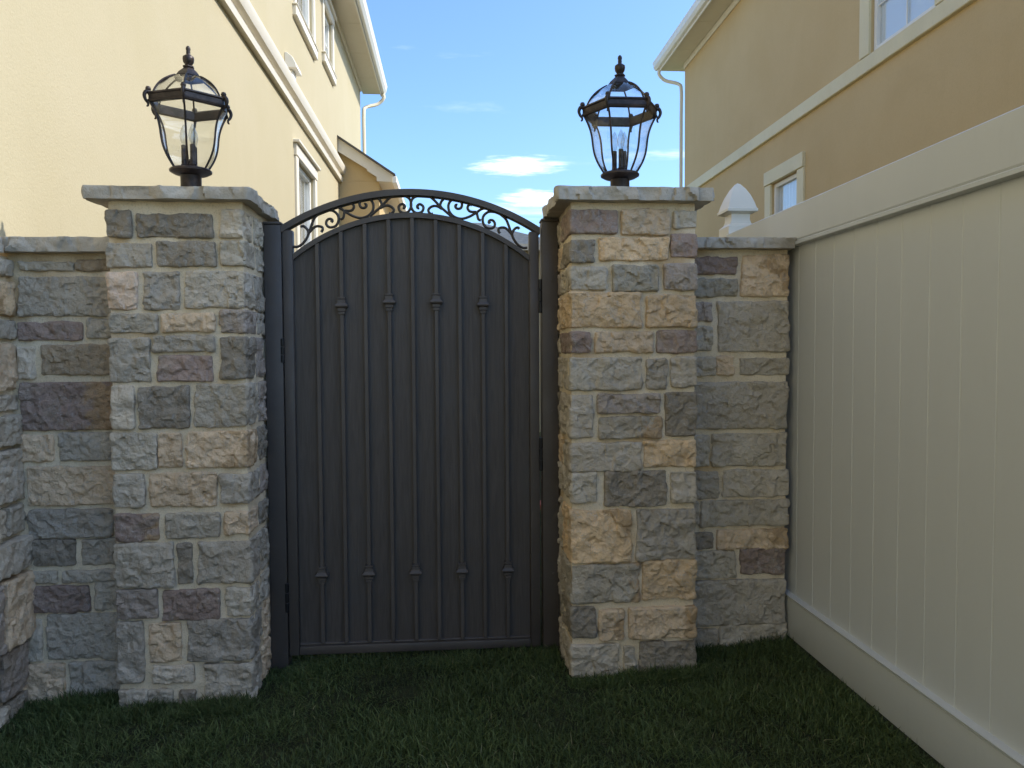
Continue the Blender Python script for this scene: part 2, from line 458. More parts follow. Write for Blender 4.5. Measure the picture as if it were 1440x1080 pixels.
def make_paint(name, col, rough=.45, grime=.12, scale=(1, 1, 1), bump=.06, dark=.8):
    k = Mat(name, rough, spec=.4)
    v = k.coords('World', scale)
    c = k.mix(k.rng(k.noise(v, 1.6, 5, .6), .4, .7, 0, grime), col, tuple(x * dark for x in col))
    c = k.mix(k.rng(k.noise(v, 26, 5, .65), .55, .75, 0, grime), c, tuple(x * dark * .85 for x in col))
    k.color(c)
    k.rough(k.rng(k.noise(v, 7, 4), .3, .7, rough - .06, rough + .1))
    k.bump(k.noise(v, 30, 5), bump, .004)
    return k.m

def make_gate_metal():
    k = Mat('charcoal_powder_coat', .5, spec=.45)
    v = k.coords('World')
    c = k.mix(k.rng(k.noise(v, 3, 5, .6), .35, .7), lin((75, 68, 62)), lin((84, 77, 71)))
    c = k.mix(k.rng(k.noise(v, 55, 4, .7), .6, .74, 0, .35), c, lin((96, 93, 89)))
    k.color(c)
    k.rough(k.rng(k.noise(v, 9, 4), .3, .7, .42, .6))
    k.bump(k.noise(v, 45, 5), .12, .003)
    return k.m

def make_panel_mat():
    k = Mat('charcoal_grained_board', .52, spec=.4)
    v = k.coords('Object', (9, 9, .55), rand=True)
    g = k.noise(v, 9, 8, .62, 1.1)
    c = k.mix(k.rng(g, .3, .7), lin((70, 63, 57)), lin((83, 76, 70)))
    c = k.mix(k.rng(k.noise(k.coords('Object', rand=True), 3, 5, .6), .5, .75, 0, .5), c, lin((78, 75, 72)))
    k.color(c)
    k.bump(k.math('ADD', g, k.math('MULTIPLY', k.noise(v, 30, 4), .4)), .4, .004)
    return k.m

def make_bronze():
    k = Mat('weathered_bronze', .42, spec=.5)
    v = k.coords('Object')
    c = k.mix(k.rng(k.noise(v, 18, 6, .65), .4, .65), lin((42, 35, 34)), lin((74, 62, 58)))
    k.color(c)
    k.b.inputs['Metallic'].default_value = .35
    k.bump(k.noise(v, 60, 5), .3, .002)
    return k.m

def make_glass(name, refl=1.0, tint=(1, 1, 1)):
    m = bpy.data.materials.new(name); m.use_nodes = True
    t = m.node_tree
    for n in list(t.nodes): t.nodes.remove(n)
    out = t.nodes.new('ShaderNodeOutputMaterial')
    mx = t.nodes.new('ShaderNodeMixShader')
    tr = t.nodes.new('ShaderNodeBsdfTransparent'); tr.inputs[0].default_value = (*tint, 1)
    gl = t.nodes.new('ShaderNodeBsdfGlossy'); gl.inputs['Roughness'].default_value = .02
    fr = t.nodes.new('ShaderNodeLayerWeight'); fr.inputs[0].default_value = .5
    pw = t.nodes.new('ShaderNodeMath'); pw.operation = 'POWER'; pw.inputs[1].default_value = 5
    t.links.new(fr.outputs['Facing'], pw.inputs[0])
    ma = t.nodes.new('ShaderNodeMath'); ma.operation = 'MULTIPLY_ADD'; ma.inputs[1].default_value = .9; ma.inputs[2].default_value = .045
    t.links.new(pw.outputs[0], ma.inputs[0])
    mu = t.nodes.new('ShaderNodeMath'); mu.operation = 'MULTIPLY'; mu.inputs[1].default_value = refl; mu.use_clamp = True
    t.links.new(ma.outputs[0], mu.inputs[0])
    t.links.new(mu.outputs[0], mx.inputs[0]); t.links.new(tr.outputs[0], mx.inputs[1]); t.links.new(gl.outputs[0], mx.inputs[2])
    t.links.new(mx.outputs[0], out.inputs[0])
    return m

def make_roof():
    k = Mat('grey_roof_shingle', .9)
    v = k.coords('World')
    c = k.mix(k.rng(k.noise(v, 14, 5, .7), .35, .65), lin((166, 160, 146)), lin((186, 179, 164)))
    k.color(c); k.bump(k.noise(v, 40, 5), .5, .01)
    return k.m

def make_soil():
    k = Mat('lawn_soil', .95, spec=.2)
    v = k.coords('World')
    c = k.mix(k.rng(k.noise(v, 9, 6, .6), .35, .65), (.018, .024, .010), (.040, .045, .020))
    c = k.mix(k.rng(k.noise(v, 40, 5, .7), .55, .7, 0, .6), c, (.06, .045, .028))
    g = k.n('ShaderNodeNewGeometry'); sp = k.n('ShaderNodeSeparateXYZ'); k.l(g.outputs['Position'], sp.inputs[0])
    near = k.math('MULTIPLY', k.rng(sp.outputs[1], -.9, -.2), k.rng(sp.outputs[1], 11, 12, 1, 0))
    lawn = k.mix(k.rng(k.noise(v, 3, 6, .7), .35, .65), (.12, .15, .06), (.19, .19, .10))  # lawn out of view, toned pale so it bounces light into the shade
    c = k.mix(near, lawn, c)
    k.color(c); k.bump(k.noise(v, 35, 8, .7), .9, .03)
    return k.m

def make_grass():
    k = Mat('grass_blade', .6, spec=.25)
    v = k.coords('World')
    at = k.n('ShaderNodeAttribute'); at.attribute_name = 'tone'
    c = k.mix(at.outputs['Fac'], (.040, .066, .018), (.130, .165, .055))
    c = k.mix(k.rng(k.noise(v, 2.2, 4, .6), .4, .65, 0, .6), c, (.052, .070, .024))
    c = k.mix(k.rng(at.outputs['Fac'], .93, .99, 0, .75), c, (.26, .23, .12))
    k.color(c)
    k.b.inputs['Subsurface Weight'].default_value = 0
    k.b.inputs['Transmission Weight'].default_value = 0
    return k.m

M_STONE = make_stone_mat()
M_MORTAR = make_mortar_mat()
M_COPING = make_coping_mat()
M_CREAM = make_stucco('cream_stucco', lin((186, 174, 142)), lin((190, 178, 148)))
M_TAN = make_stucco('tan_stucco', lin((202, 174, 126)), lin((207, 180, 133)))
M_TRIM = make_paint('cream_trim', lin((226, 212, 172)), .6, .3, (1, 1, .6), .1)
M_TRIM_L = make_paint('pale_trim', lin((226, 217, 198)), .55, .15)
M_WHITE = make_paint('white_paint', lin((236, 232, 222)), .45, .1)
M_SOFFIT = make_paint('soffit_vinyl', lin((212, 200, 176)), .5, .12)
M_VINYL = make_paint('tan_vinyl', lin((199, 200, 196)), .38, .10, (1, 1, .3), .05, .86)
M_VINYL_W = make_paint('pale_vinyl', lin((226, 220, 206)), .38, .10, (1, 1, 1), .05, .86)
M_METAL = make_gate_metal()
M_PANEL = make_panel_mat()
M_BLACK = make_paint('black_hinge', (.008, .008, .009), .4, .1)
M_BRONZE = make_bronze()
M_LGLASS = make_glass('lantern_glass', 1.8, (.96, .97, .975))
M_BULB = make_glass('clear_bulb', 2.5, (.85, .87, .88))
M_WGLASS = make_glass('window_glass', 2.0, (.97, .99, 1))
M_CURT = make_paint('white_curtain', lin((236, 238, 240)), .8, .2)
M_DARK = make_paint('room_dark', lin((70, 72, 74)), .8, .1)
M_BLIND = make_paint('white_blind', lin((236, 238, 238)), .6, .1)
M_IVORY = make_paint('candle_sleeve', lin((120, 112, 100)), .6, .2)
M_ROOF = make_roof()
M_SOIL = make_soil()
M_GRASS = make_grass()
M_CONC = make_paint('grey_foundation', lin((140, 134, 122)), .85, .4, (1, 1, 1), .5)
M_BRICK = make_paint('red_brick', lin((150, 84, 66)), .85, .4, (1, 1, 1), .4)
M_PIPE = make_paint('cream_downspout', lin((232, 220, 192)), .45, .12)

# ------------------------------------------------------------------ vectorised noise for chiselled stone
def vnoise(P, scale, seed):
    Q = P * scale + seed * 17.31
    I = np.floor(Q).astype(np.int64); Fr = Q - I
    Fr = Fr * Fr * (3 - 2 * Fr)
    def h(i, j, k):
        n = (i * 73856093) ^ (j * 19349663) ^ (k * 83492791) ^ (int(seed * 7919) & 0xffff)
        n = (n ^ (n >> 13)) * 1274126177 & 0x7fffffff
        return (n & 0xffff) / 32768.0 - 1.0
    r = 0
    for a in (0, 1):
        wa = Fr[:, 0] if a else 1 - Fr[:, 0]
        for b in (0, 1):
            wb = Fr[:, 1] if b else 1 - Fr[:, 1]
            for c in (0, 1):
                wc = Fr[:, 2] if c else 1 - Fr[:, 2]
                r = r + wa * wb * wc * h(I[:, 0] + a, I[:, 1] + b, I[:, 2] + c)
    return r

def box_surface(lu, lw, lv, skip=()):
    """Surface grid of a box from coordinate lists; returns vertices, quads."""
    nu, nw, nv = len(lu), len(lw), len(lv)
    idx = {}; V = []; F = []
    def g(i, j, k):
        key = (i, j, k)
        if key not in idx:
            idx[key] = len(V); V.append((lu[i], lw[j], lv[k]))
        return idx[key]
    def face(name, rng1, rng2, fn, flip):
        if name in skip: return
        for a in range(rng1 - 1):
            for b in range(rng2 - 1):
                q = [fn(a, b), fn(a + 1, b), fn(a + 1, b + 1), fn(a, b + 1)]
                F.append(q[::-1] if flip else q)
    face('w0', nu, nv, lambda a, b: g(a, 0, b), False)            # front (-w)
    face('w1', nu, nv, lambda a, b: g(a, nw - 1, b), True)
    face('u0', nw, nv, lambda a, b: g(0, a, b), True)
    face('u1', nw, nv, lambda a, b: g(nu - 1, a, b), False)
    face('v0', nu, nw, lambda a, b: g(a, b, 0), True)
    face('v1', nu, nw, lambda a, b: g(a, b, nv - 1), False)
    return np.array(V, float), F

def lines(a, b, step):
    n = max(2, int(round((b - a) / step)) + 1)
    return list(np.linspace(a, b, n))

def stone_mesh(su, sw, sv, seed, r=.009, facet=.0034, cell=.050, step=.0062, warp=.0030, fine_w=False, flat_top=False, skip=('w1',)):
    """Rock-faced block, su wide, sw deep (front at -sw/2), sv high, chiselled facets."""
    rs = np.random.RandomState(seed)
    lu = lines(-su / 2, su / 2, step)
    lv = lines(-sv / 2, sv / 2, step)
    if fine_w:
        lw = lines(-sw / 2, sw / 2, step * 1.3)
    else:
        lw = [-sw / 2, -sw / 2 + step, -sw / 2 + 2 * step, -sw / 2 + 3.5 * step, sw / 2]
    V, F = box_surface(lu, lw, lv, skip)
    H = np.array([su, sw, sv]) / 2
    r = min(r, H.min() * .6)
    inner = np.clip(V, -(H - r), H - r)
    d = V - inner
    L = np.linalg.norm(d, axis=1, keepdims=True)
    N = np.where(L > 1e-9, d / np.maximum(L, 1e-9), 0)
    P = inner + N * np.minimum(L, r)
    # facets: nearest seed point owns a tilted plane
    K = max(3, int(su * sv / cell ** 2 * 1.3) + (int(sw * sv / cell ** 2) if fine_w else 0))
    C = (rs.rand(K, 3) - .5) * 2 * H
    T = rs.normal(0, .16, (K, 3)); O = rs.uniform(-.35, .35, K) * facet
    jit = np.stack([vnoise(P, 38, seed % 97 + .3), vnoise(P, 38, seed % 89 + 5.1), vnoise(P, 38, seed % 83 + 9.7)], 1) * .012
    D = ((P[:, None, :] + jit[:, None, :] - C[None]) ** 2).sum(2)
    own = D.argmin(1)
    tilt = np.clip(((P - C[own]) * T[own]).sum(1), -facet, facet) + O[own]
    K2 = max(6, int(su * sv / .019 ** 2))
    C2 = (rs.rand(K2, 3) - .5) * 2 * H
    T2 = rs.normal(0, .22, (K2, 3)); O2 = rs.uniform(-.5, .5, K2) * .0018
    own2 = ((P[:, None, :] + jit[:, None, :] * .8 - C2[None]) ** 2).sum(2).argmin(1)
    tilt2 = np.clip(((P - C2[own2]) * T2[own2]).sum(1), -.0035, .0035) + O2[own2]
    hh = tilt + tilt2 + vnoise(P, 26, seed % 71 + 2.2) * facet * .35 + vnoise(P, 80, seed % 67 + 4.4) * facet * .16
    # the split face is rough, the sides that meet the mortar stay fairly straight
    rim = np.abs(N[:, 1]) if not fine_w else np.maximum(np.abs(N[:, 1]), np.abs(N[:, 0]))
    hh = hh * (.3 + .7 * rim)
    P = P + N * hh[:, None] * np.where(np.abs(N).max(1) > 0, 1, 0)[:, None]
    wv = np.stack([vnoise(V, 17, seed % 59 + 1.7), vnoise(V, 17, seed % 53 + 3.9) * .5, vnoise(V, 17, seed % 47 + 8.3)], 1)
    wv2 = np.stack([vnoise(V, 55, seed % 59 + 21.7), vnoise(V, 55, seed % 53 + 33.9) * .3, vnoise(V, 55, seed % 47 + 48.3)], 1)
    P = P + wv * warp + wv2 * warp * .45
    if flat_top:
        top = V[:, 2] >= H[2] - 1e-6
        P[top, 2] = H[2] - .002 + vnoise(P[top], 20, 3.3) * .002
    return P, F

SEED = [100]
PAL_GAIN = 1.27
PAL = {'g': (153, 143, 127), 'dg': (124, 115, 101), 'bg': (146, 137, 123), 'pu': (130, 113, 102), 'pg': (142, 130, 118),
       't': (180, 158, 130), 'lt': (178, 165, 145), 'ot': (184, 158, 124), 'pt': (182, 160, 138), 'gt': (155, 145, 128),
       'gg': (142, 134, 118), 'br': (134, 119, 98)}

def add_stone(parent, u0, u1, v0, v1, front, depth, col, rust=0.0, side='front', **kw):
    """side front: u=x, faces -y. side left/right: u=y, faces -x / +x."""
    SEED[0] += 1
    su, sv = u1 - u0, v1 - v0
    P, F = stone_mesh(su, depth, sv, SEED[0], **kw)
    if side == 'front':
        c = Vector(((u0 + u1) / 2, front + depth / 2, (v0 + v1) / 2)); Q = P
    elif side == 'right':      # faces +x, front is x=front
        c = Vector((front - depth / 2, (u0 + u1) / 2, (v0 + v1) / 2)); Q = np.stack([-P[:, 1], P[:, 0], P[:, 2]], 1)
    else:                      # faces -x
        c = Vector((front + depth / 2, (u0 + u1) / 2, (v0 + v1) / 2)); Q = np.stack([P[:, 1], -P[:, 0], P[:, 2]], 1)
    me = mesh_np('stone', Q, F, 38)
    o = link('stone', me, M_STONE, parent, c)
    j = random.uniform(.94, 1.06) * PAL_GAIN
    rgb = lin(tuple(v * j for v in PAL[col]))
    o.color = (*rgb, 1 - rust)
    return o

def mortar_body(parent, x0, x1, y0, y1, z0, z1, skip=('w1',), amp=.0025):
    sx, sy, sz = x1 - x0, y1 - y0, z1 - z0
    V, F = box_surface(lines(-sx / 2, sx / 2, .014), lines(-sy / 2, sy / 2, .014), lines(-sz / 2, sz / 2, .014), skip)
    c = np.array([(x0 + x1) / 2, (y0 + y1) / 2, (z0 + z1) / 2])
    W = V + c
    N = V / np.array([sx, sy, sz]) * 2
    N = np.where(np.abs(N) > .999, np.sign(N), 0)
    h = vnoise(W, 22, 3.1) * amp + vnoise(W, 60, 7.7) * amp * .5
    V = V + N * h[:, None]
    me = mesh_np('mortar', V, F, 60)
    return link('mortar', me, M_MORTAR, parent, Vector(c))

def coping(parent, x0, x1, y0, y1, z0, z1, name='coping_slab', fine=True, seed=5, skip=(), r=.010):
    P, F = stone_mesh(x1 - x0, y1 - y0, z1 - z0, seed, r=r, facet=.009, cell=.024, step=.0065, warp=.004, fine_w=True, flat_top=True, skip=skip)
    # flatten the sawn underside
    bot = P[:, 2] < -(z1 - z0) / 2 + .008
    P[bot, 2] = -(z1 - z0) / 2
    me = mesh_np(name, P, F, 38)
    return link(name, me, M_COPING, parent, Vector(((x0 + x1) / 2, (y0 + y1) / 2, (z0 + z1) / 2)))

def ground_z(x, y):
    return -.02 + .04 * x

# ------------------------------------------------------------------ the ground and the far lawn
def build_ground():
    xs = [-400, -100, -30, -10, -5, -3] + list(np.arange(-2, 2.01, .1)) + [3, 5, 10, 30, 100, 400]
    ys = [-400, -100, -30, -8, -4, -2] + list(np.arange(-1, 4.01, .1)) + [5, 7, 10, 15, 30, 60, 150, 500, 1500]
    V = []; F = []
    for j, y in enumerate(ys):
        for i, x in enumerate(xs):
            z = ground_z(max(-2.2, min(2.2, x)), y)
            p = np.array([[x, y, 0.0]])
            z += float(vnoise(p, 3.1, 1.2)[0]) * .012
            V.append((x, y, z))
    n = len(xs)
    for j in range(len(ys) - 1):
        for i in range(n - 1):
            F.append((j * n + i, j * n + i + 1, (j + 1) * n + i + 1, (j + 1) * n + i))
    o = link('ground', mesh_np('ground', V, F, 80), M_SOIL)
    o['kind'] = 'structure'
build_ground()

# ------------------------------------------------------------------ the two stone pillars
def build_pillar(label, stones, x0, x1, y0, y1, z0, z1, cap, inner, loc, seed):
    t = thing('stone_pillar', label, 'pillar', loc, 'stone pillars beside the gate')
    mortar_body(t, x0 + .0005, x1 - .0005, y0 + .002, y1, z0, z1, skip=('w1', 'v0'))
    pr = .007
    k = 0
    for (a, b, c, d, col, rust) in stones:
        left_c = a < x0 + .03
        right_c = b > x1 - .05
        depth = .06
        kw = {}
        if left_c or right_c:
            k += 1
            depth = (.17, .27, .14, .22)[k % 4]
            if left_c: a = x0 - pr + random.uniform(-.002, .002)
            if right_c: b = x1 + pr + random.uniform(-.002, .002)
            side_in = (right_c and inner == 'right') or (left_c and inner == 'left')
            kw = dict(fine_w=side_in)
            if side_in:      # the stones that follow on the side that faces the gate
                yy = y0 + depth + .012
                rows = [(yy, y1 - .005)] if y1 - yy < .24 else [(yy, (yy + y1) / 2 - .006), ((yy + y1) / 2 + .006, y1 - .005)]
                for (ya, yb) in rows:
                    cc = random.choice(['g', 'dg', 'gt', 't', 'bg', 'pg'])
                    if inner == 'right':
                        add_stone(t, ya, yb, c, d, x1 + pr, .06, cc, 0, 'right')
                    else:
                        add_stone(t, ya, yb, c, d, x0 - pr, .06, cc, 0, 'left')
            else:
                depth = .14
        fr = y0 - random.uniform(.011, .017)
        add_stone(t, a, b, c, d, fr, depth, col, rust, **kw)
    cx0, cx1, cy0, cy1, cz0, cz1 = cap
    coping(t, cx0, cx1, cy0, cy1, cz0, cz1, seed=seed)
    return t

pillar_l = build_pillar('wider stone pillar left of the gate under a sunlit lantern', LEFT_PILLAR, -1.303, -.805, 3.005, 3.42, -.2, 1.888,
                        (-1.372, -.765, 2.95, 3.465, 1.888, 1.938), 'right', (-1.05, 3.2, -.08), 21)
pillar_r = build_pillar('narrower stone pillar right of the gate with more tan blocks and a shaded lantern', RIGHT_PILLAR, .462, .957, 2.955, 3.39, -.15, 1.890,
                        (.402, 1.018, 2.90, 3.44, 1.890, 1.944), 'left', (.71, 3.17, .01), 34)

# ------------------------------------------------------------------ low stone walls on both sides
def build_wall(label, stones, x0, x1, y0, y1, z0, z1, cap, loc, seed, end=False):
    t = thing('stone_wall', label, 'wall', loc, 'low stone walls beside the pillars')
    mortar_body(t, x0, x1, y0 + .002, y1, z0, z1, skip=('w1', 'v0', 'v1', 'u0') if end else ('w1', 'v0', 'v1', 'u0', 'u1'))
    for (a, b, c, d, col, rust) in stones:
        dep = .06
        kw = {}
        if end and b > x1 - .04:
            b = x1 + random.uniform(.0, .012); dep = .17; kw = dict(fine_w=True)
        add_stone(t, a, b, c, d, y0 - random.uniform(.010, .015), dep, {'dg': 'g', 'gg': 'g'}.get(col, col) if b - a > .2 else col, rust, **kw)
    coping(t, *cap, seed=seed)
    return t

wall_r = build_wall('short stone wall between right pillar and pale vinyl fence', RIGHT_WALL, .9, 1.425, 3.155, 3.36, -.15, 1.737,
                    (.962, 1.444, 3.10, 3.41, 1.737, 1.783), (1.2, 3.25, .03), 55, True)
wall_l = build_wall('short stone wall between left pillar and cream stucco house', LEFT_WALL, -1.775, -1.26, 3.125, 3.33, -.25, 1.706,
                    (-1.742, -1.308, 3.075, 3.38, 1.706, 1.765), (-1.5, 3.22, -.09), 77)

# ------------------------------------------------------------------ left house
HX = -1.80
house_l = thing('cream_house', 'cream stucco house in full sunlight on the left side', 'house', (HX, 8, 0))
EY = 15.4
def wall_with_holes(name, X, y0, y1, z0, z1, holes, mat, parent, thick, out=1):
    """Wall slab in the plane x=X (face towards out*x) with rectangular openings (y0,y1,z0,z1)."""
    ys = sorted({y0, y1, *[h[0] for h in holes], *[h[1] for h in holes]})
    zs = sorted({z0, z1, *[h[2] for h in holes], *[h[3] for h in holes]})
    bm = bmesh.new()
    xa, xb = X, X - out * thick
    vid = {}
    def vv(x, y, z):
        k = (round(x, 4), round(y, 4), round(z, 4))
        if k not in vid: vid[k] = bm.verts.new((x, y, z))
        return vid[k]
    solid = {}
    for i in range(len(ys) - 1):
        for j in range(len(zs) - 1):
            cy, cz = (ys[i] + ys[i + 1]) / 2, (zs[j] + zs[j + 1]) / 2
            solid[i, j] = not any(h[0] < cy < h[1] and h[2] < cz < h[3] for h in holes)
    for (i, j), s in solid.items():
        if not s: continue
        a, b, c, d = ys[i], ys[i + 1], zs[j], zs[j + 1]
        for x in (xa, xb):
            bm.faces.new([vv(x, a, c), vv(x, b, c), vv(x, b, d), vv(x, a, d)])
        for (ni, nj, p, q) in ((i - 1, j, (a, c), (a, d)), (i + 1, j, (b, c), (b, d)), (i, j - 1, (a, c), (b, c)), (i, j + 1, (a, d), (b, d))):
            if not solid.get((ni, nj), False):
                bm.faces.new([vv(xa, *p), vv(xa, *q), vv(xb, *q), vv(xb, *p)])
    return link(name, from_bm(name, bm), mat, parent)

def window(parent, X, y0, y1, z0, z1, out, trim_mat, tw=.13, sill=True, curtain='curtain', muntins=(1, 1), head=True, blinds=False):
    """Window in a wall plane x=X facing out: opening y0..y1, z0..z1."""
    w = bpy.data.objects.new('window', None); COL.objects.link(w); w.parent = parent
    w.location = (X, (y0 + y1) / 2, z0); w.matrix_parent_inverse = Matrix.Translation(-base_of(parent))
    BASES[w.name] = Vector(w.location)
    o = out
    def xb(a, b): return (min(X + o * a, X + o * b), max(X + o * a, X + o * b))
    p = .03
    if tw:
        box('trim', *xb(-.01, p), y0 - tw, y0 - .002, z0 - .002, z1 + .002, trim_mat, w, .006)
        box('trim', *xb(-.01, p), y1 + .002, y1 + tw, z0 - .002, z1 + .002, trim_mat, w, .006)
        if head:
            box('trim', *xb(-.01, p + .008), y0 - tw - .01, y1 + tw + .01, z1 + .004, z1 + tw + .01, trim_mat, w, .006)
            box('trim', *xb(-.01, p + .045), y0 - tw - .04, y1 + tw + .04, z1 + tw + .013, z1 + tw + .05, trim_mat, w, .006)
    if sill:
        box('sill', *xb(-.01, p + .02), y0 - tw - .03, y1 + tw + .03, z0 - .12, z0 - .004, trim_mat, w, .01)
        box('sill', *xb(-.06, p + .03), y0 - tw - .04, y1 + tw + .04, z0 - .002, z0 + .022, trim_mat, w, .008)
    f = .06
    bm = bmesh.new()
    xa, xc = xb(-.10, -.03)
    g = .003
    bm_box(bm, xa, xc, y0 + g, y0 + f, z0 + g, z1 - g, .004)
    bm_box(bm, xa, xc, y1 - f, y1 - g, z0 + g, z1 - g, .004)
    bm_box(bm, xa + .002, xc - .002, y0 + f, y1 - f, z0 + g, z0 + f, .004)
    bm_box(bm, xa + .002, xc - .002, y0 + f, y1 - f, z1 - f, z1 - g, .004)
    link('frame', from_bm('frame', bm, 30), M_WHITE, w)
    box('pane', *xb(-.075, -.069), y0 + f - .01, y1 - f + .01, z0 + f - .01, z1 - f + .01, M_WGLASS, w)
    ny, nz = muntins
    for i in range(1, ny):
        yy = y0 + (y1 - y0) * i / ny
        box('glazing_bar', *xb(-.064, -.052), yy - .007, yy + .007, z0 + f, z1 - f, M_WHITE, w)
    for i in range(1, nz):
        zz = z0 + (z1 - z0) * i / nz
        box('glazing_bar', *xb(-.066, -.05), y0 + f, y1 - f, zz - .007, zz + .007, M_WHITE, w)
    if blinds:
        n = int((z1 - z0) / .05)
        for i in range(n):
            zz = z0 + .03 + i * .05
            bm = bmesh.new()
            a, b = X - o * .080, X - o * .088
            v = [bm.verts.new(q) for q in ((b, y0 + .03, zz), (b, y1 - .03, zz), (a, y1 - .03, zz + .052), (a, y0 + .03, zz + .052))]
            bm.faces.new(v)
            v2 = [bm.verts.new((q.co.x, q.co.y, q.co.z + .002)) for q in v]
            bm.faces.new(v2[::-1])
            for q in range(4): bm.faces.new((v[q], v[(q + 1) % 4], v2[(q + 1) % 4], v2[q]))
            link('blind_slat', from_bm('blind_slat', bm), M_BLIND, w)
    elif curtain == 'curtain':
        n = 60
        V = []; F = []
        for i in range(n + 1):
            yy = y0 + (y1 - y0) * i / n
            xx = X - o * (.105 + .018 * math.sin(i * .9) + .008 * math.sin(i * 2.3))
            V += [(xx, yy, z0), (xx, yy, z1)]
        F = [(2 * i, 2 * i + 2, 2 * i + 3, 2 * i + 1) for i in range(n)]
        link('curtain', mesh_np('curtain', V, F, 180), M_CURT, w)
    box('reveal_back', *xb(-.42, -.40), y0 - .1, y1 + .1, z0 - .1, z1 + .1, M_DARK, w)
    return w

WL = [(9.1, 10.2, 5.30, 7.0 - .75), (11.05, 11.8, 5.52, 6.28), (9.05, 10.1, 1.75, 3.58)]
wall_with_holes('wall', HX, -10.0, EY, .9, 6.62, [(a, b, c, d) for a, b, c, d in WL], M_CREAM, house_l, .2)  # unseen run behind the camera, lengthened to bounce warm sunlight onto the fronts
box('wall', HX - 10, HX - .204, EY - .2, EY - .002, 0, 6.6, M_CREAM, house_l)
box('wall', HX - 10, HX - .204, -9.998, -9.8, -.3, 6.6, M_CREAM, house_l)
box('foundation', HX - .2, HX + .015, 3.5, EY, -.3, .897, M_CONC, house_l)
window(house_l, HX, *WL[0], 1, M_TRIM_L, tw=.10, muntins=(1, 1), head=True)
window(house_l, HX, *WL[1], 1, M_TRIM_L, tw=.10, muntins=(2, 2), head=True)
window(house_l, HX, *WL[2], 1, M_TRIM_L, muntins=(1, 1))
# double moulded band between the storeys
band_prof = [(HX - .01, 4.06), (HX + .05, 4.06), (HX + .06, 4.12), (HX + .035, 4.13), (HX + .035, 4.17), (HX + .085, 4.19), (HX + .11, 4.25), (HX + .11, 4.29), (HX - .01, 4.30)]
prism('moulded_band', band_prof, 'y', -10.0, 12.75, M_TRIM_L, house_l)
# eaves: soffit panels, fascia, gutter, roof
for i in range(22):
    y = -10.3 + i * 1.2
    box('soffit_panel', HX - .02 + .025, HX + .36, y + .004, min(y + 1.196, EY + .42), 6.60, 6.615, M_SOFFIT, house_l)
box('frieze', HX + .002, HX + .03, -10, EY, 6.50, 6.595, M_TRIM_L, house_l, .006)
box('fascia', HX + .362, HX + .385, -10.4, EY + .45, 6.56, 6.78, M_TRIM_L, house_l)
prism('gutter', [(HX + .388, 6.60), (HX + .44, 6.60), (HX + .48, 6.66), (HX + .48, 6.70), (HX + .50, 6.76), (HX + .49, 6.765), (HX + .465, 6.71), (HX + .465, 6.665), (HX + .435, 6.615), (HX + .40, 6.615), (HX + .40, 6.76), (HX + .388, 6.76)], 'y', -10.4, EY + .45, M_WHITE, house_l)
prism('roof', [(HX + .45, 6.785), (HX - 5.2, 9.4), (HX - 10.8, 6.785), (HX - 10.8, 6.70), (HX - 5.2, 9.3), (HX + .30, 6.76)], 'y', -10.4, EY + .45, M_ROOF, house_l)
def downspout(parent, X, Y, ztop, o, zb=.1):
    bm = bmesh.new()
    pth = catmull([(X + o * .42, Y + .30, ztop), (X + o * .42, Y + .30, ztop - .10), (X + o * .30, Y + .28, ztop - .22), (X + o * .08, Y + .12, ztop - .34), (X + o * .055, Y - .0, ztop - .50), (X + o * .055, Y - .0, ztop - 1.0)], 5)
    tube_bm(bm, pth, .035, 8)
    tube_bm(bm, [(X + o * .055, Y, ztop - 1.0), (X + o * .055, Y, zb)], .035, 8)
    return link('downspout', from_bm('downspout', bm, 40), M_PIPE, parent)
downspout(house_l, HX, EY + .08, 6.6, 1)
# hooded vent and its little box
vt = bpy.data.objects.new('dryer_vent', None); COL.objects.link(vt); vt.parent = house_l; vt.location = (HX, 8.7, 4.5)
vt.matrix_parent_inverse = Matrix.Translation(-base_of(house_l)); BASES[vt.name] = Vector((HX, 8.7, 4.5))
prism('hood', [(HX + .002, 4.42), (HX + .13, 4.42), (HX + .12, 4.47), (HX + .08, 4.54), (HX + .03, 4.58), (HX + .002, 4.585)], 'y', 8.50, 8.78, M_WHITE, vt, .004)
box('outlet', HX + .003, HX + .075, 8.56, 8.74, 4.305, 4.415, M_WHITE, vt, .008)
# bump-out at the far end with its lean-to roof
bm = bmesh.new()
ax0, ax1 = HX + .002, -1.17
box('bumpout_wall', ax0, ax1, 12.42, 15.0, -.3, 4.08, M_TAN, house_l)
prism('bumpout_gable', [(ax0, 4.083), (ax1 - .002, 4.083), (ax1 - .002, 4.15), (ax0, 4.62)], 'y', 12.424, 12.6, M_TAN, house_l)
prism('rake_board', [(ax0, 4.52), (-1.35, 4.25), (-1.345, 4.22), (-1.20, 4.13), (-1.195, 4.06), (-.96, 4.05), (-.93, 4.15), (ax0, 4.745)], 'y', 12.30, 12.34, M_TRIM_L, house_l)
prism('bumpout_roof', [(ax0, 4.76), (-.90, 4.165), (-.90, 4.135), (ax0, 4.73)], 'y', 12.24, 15.1, make_paint('dark_shingle_edge', lin((86, 82, 78)), .9, .3), house_l)
box('bumpout_soffit', ax1 + .002, -.955, 12.345, 15.05, 4.05, 4.065, M_SOFFIT, house_l)
box('bumpout_gutter', -.95, -.875, 12.25, 15.1, 4.02, 4.13, M_WHITE, house_l, .01)
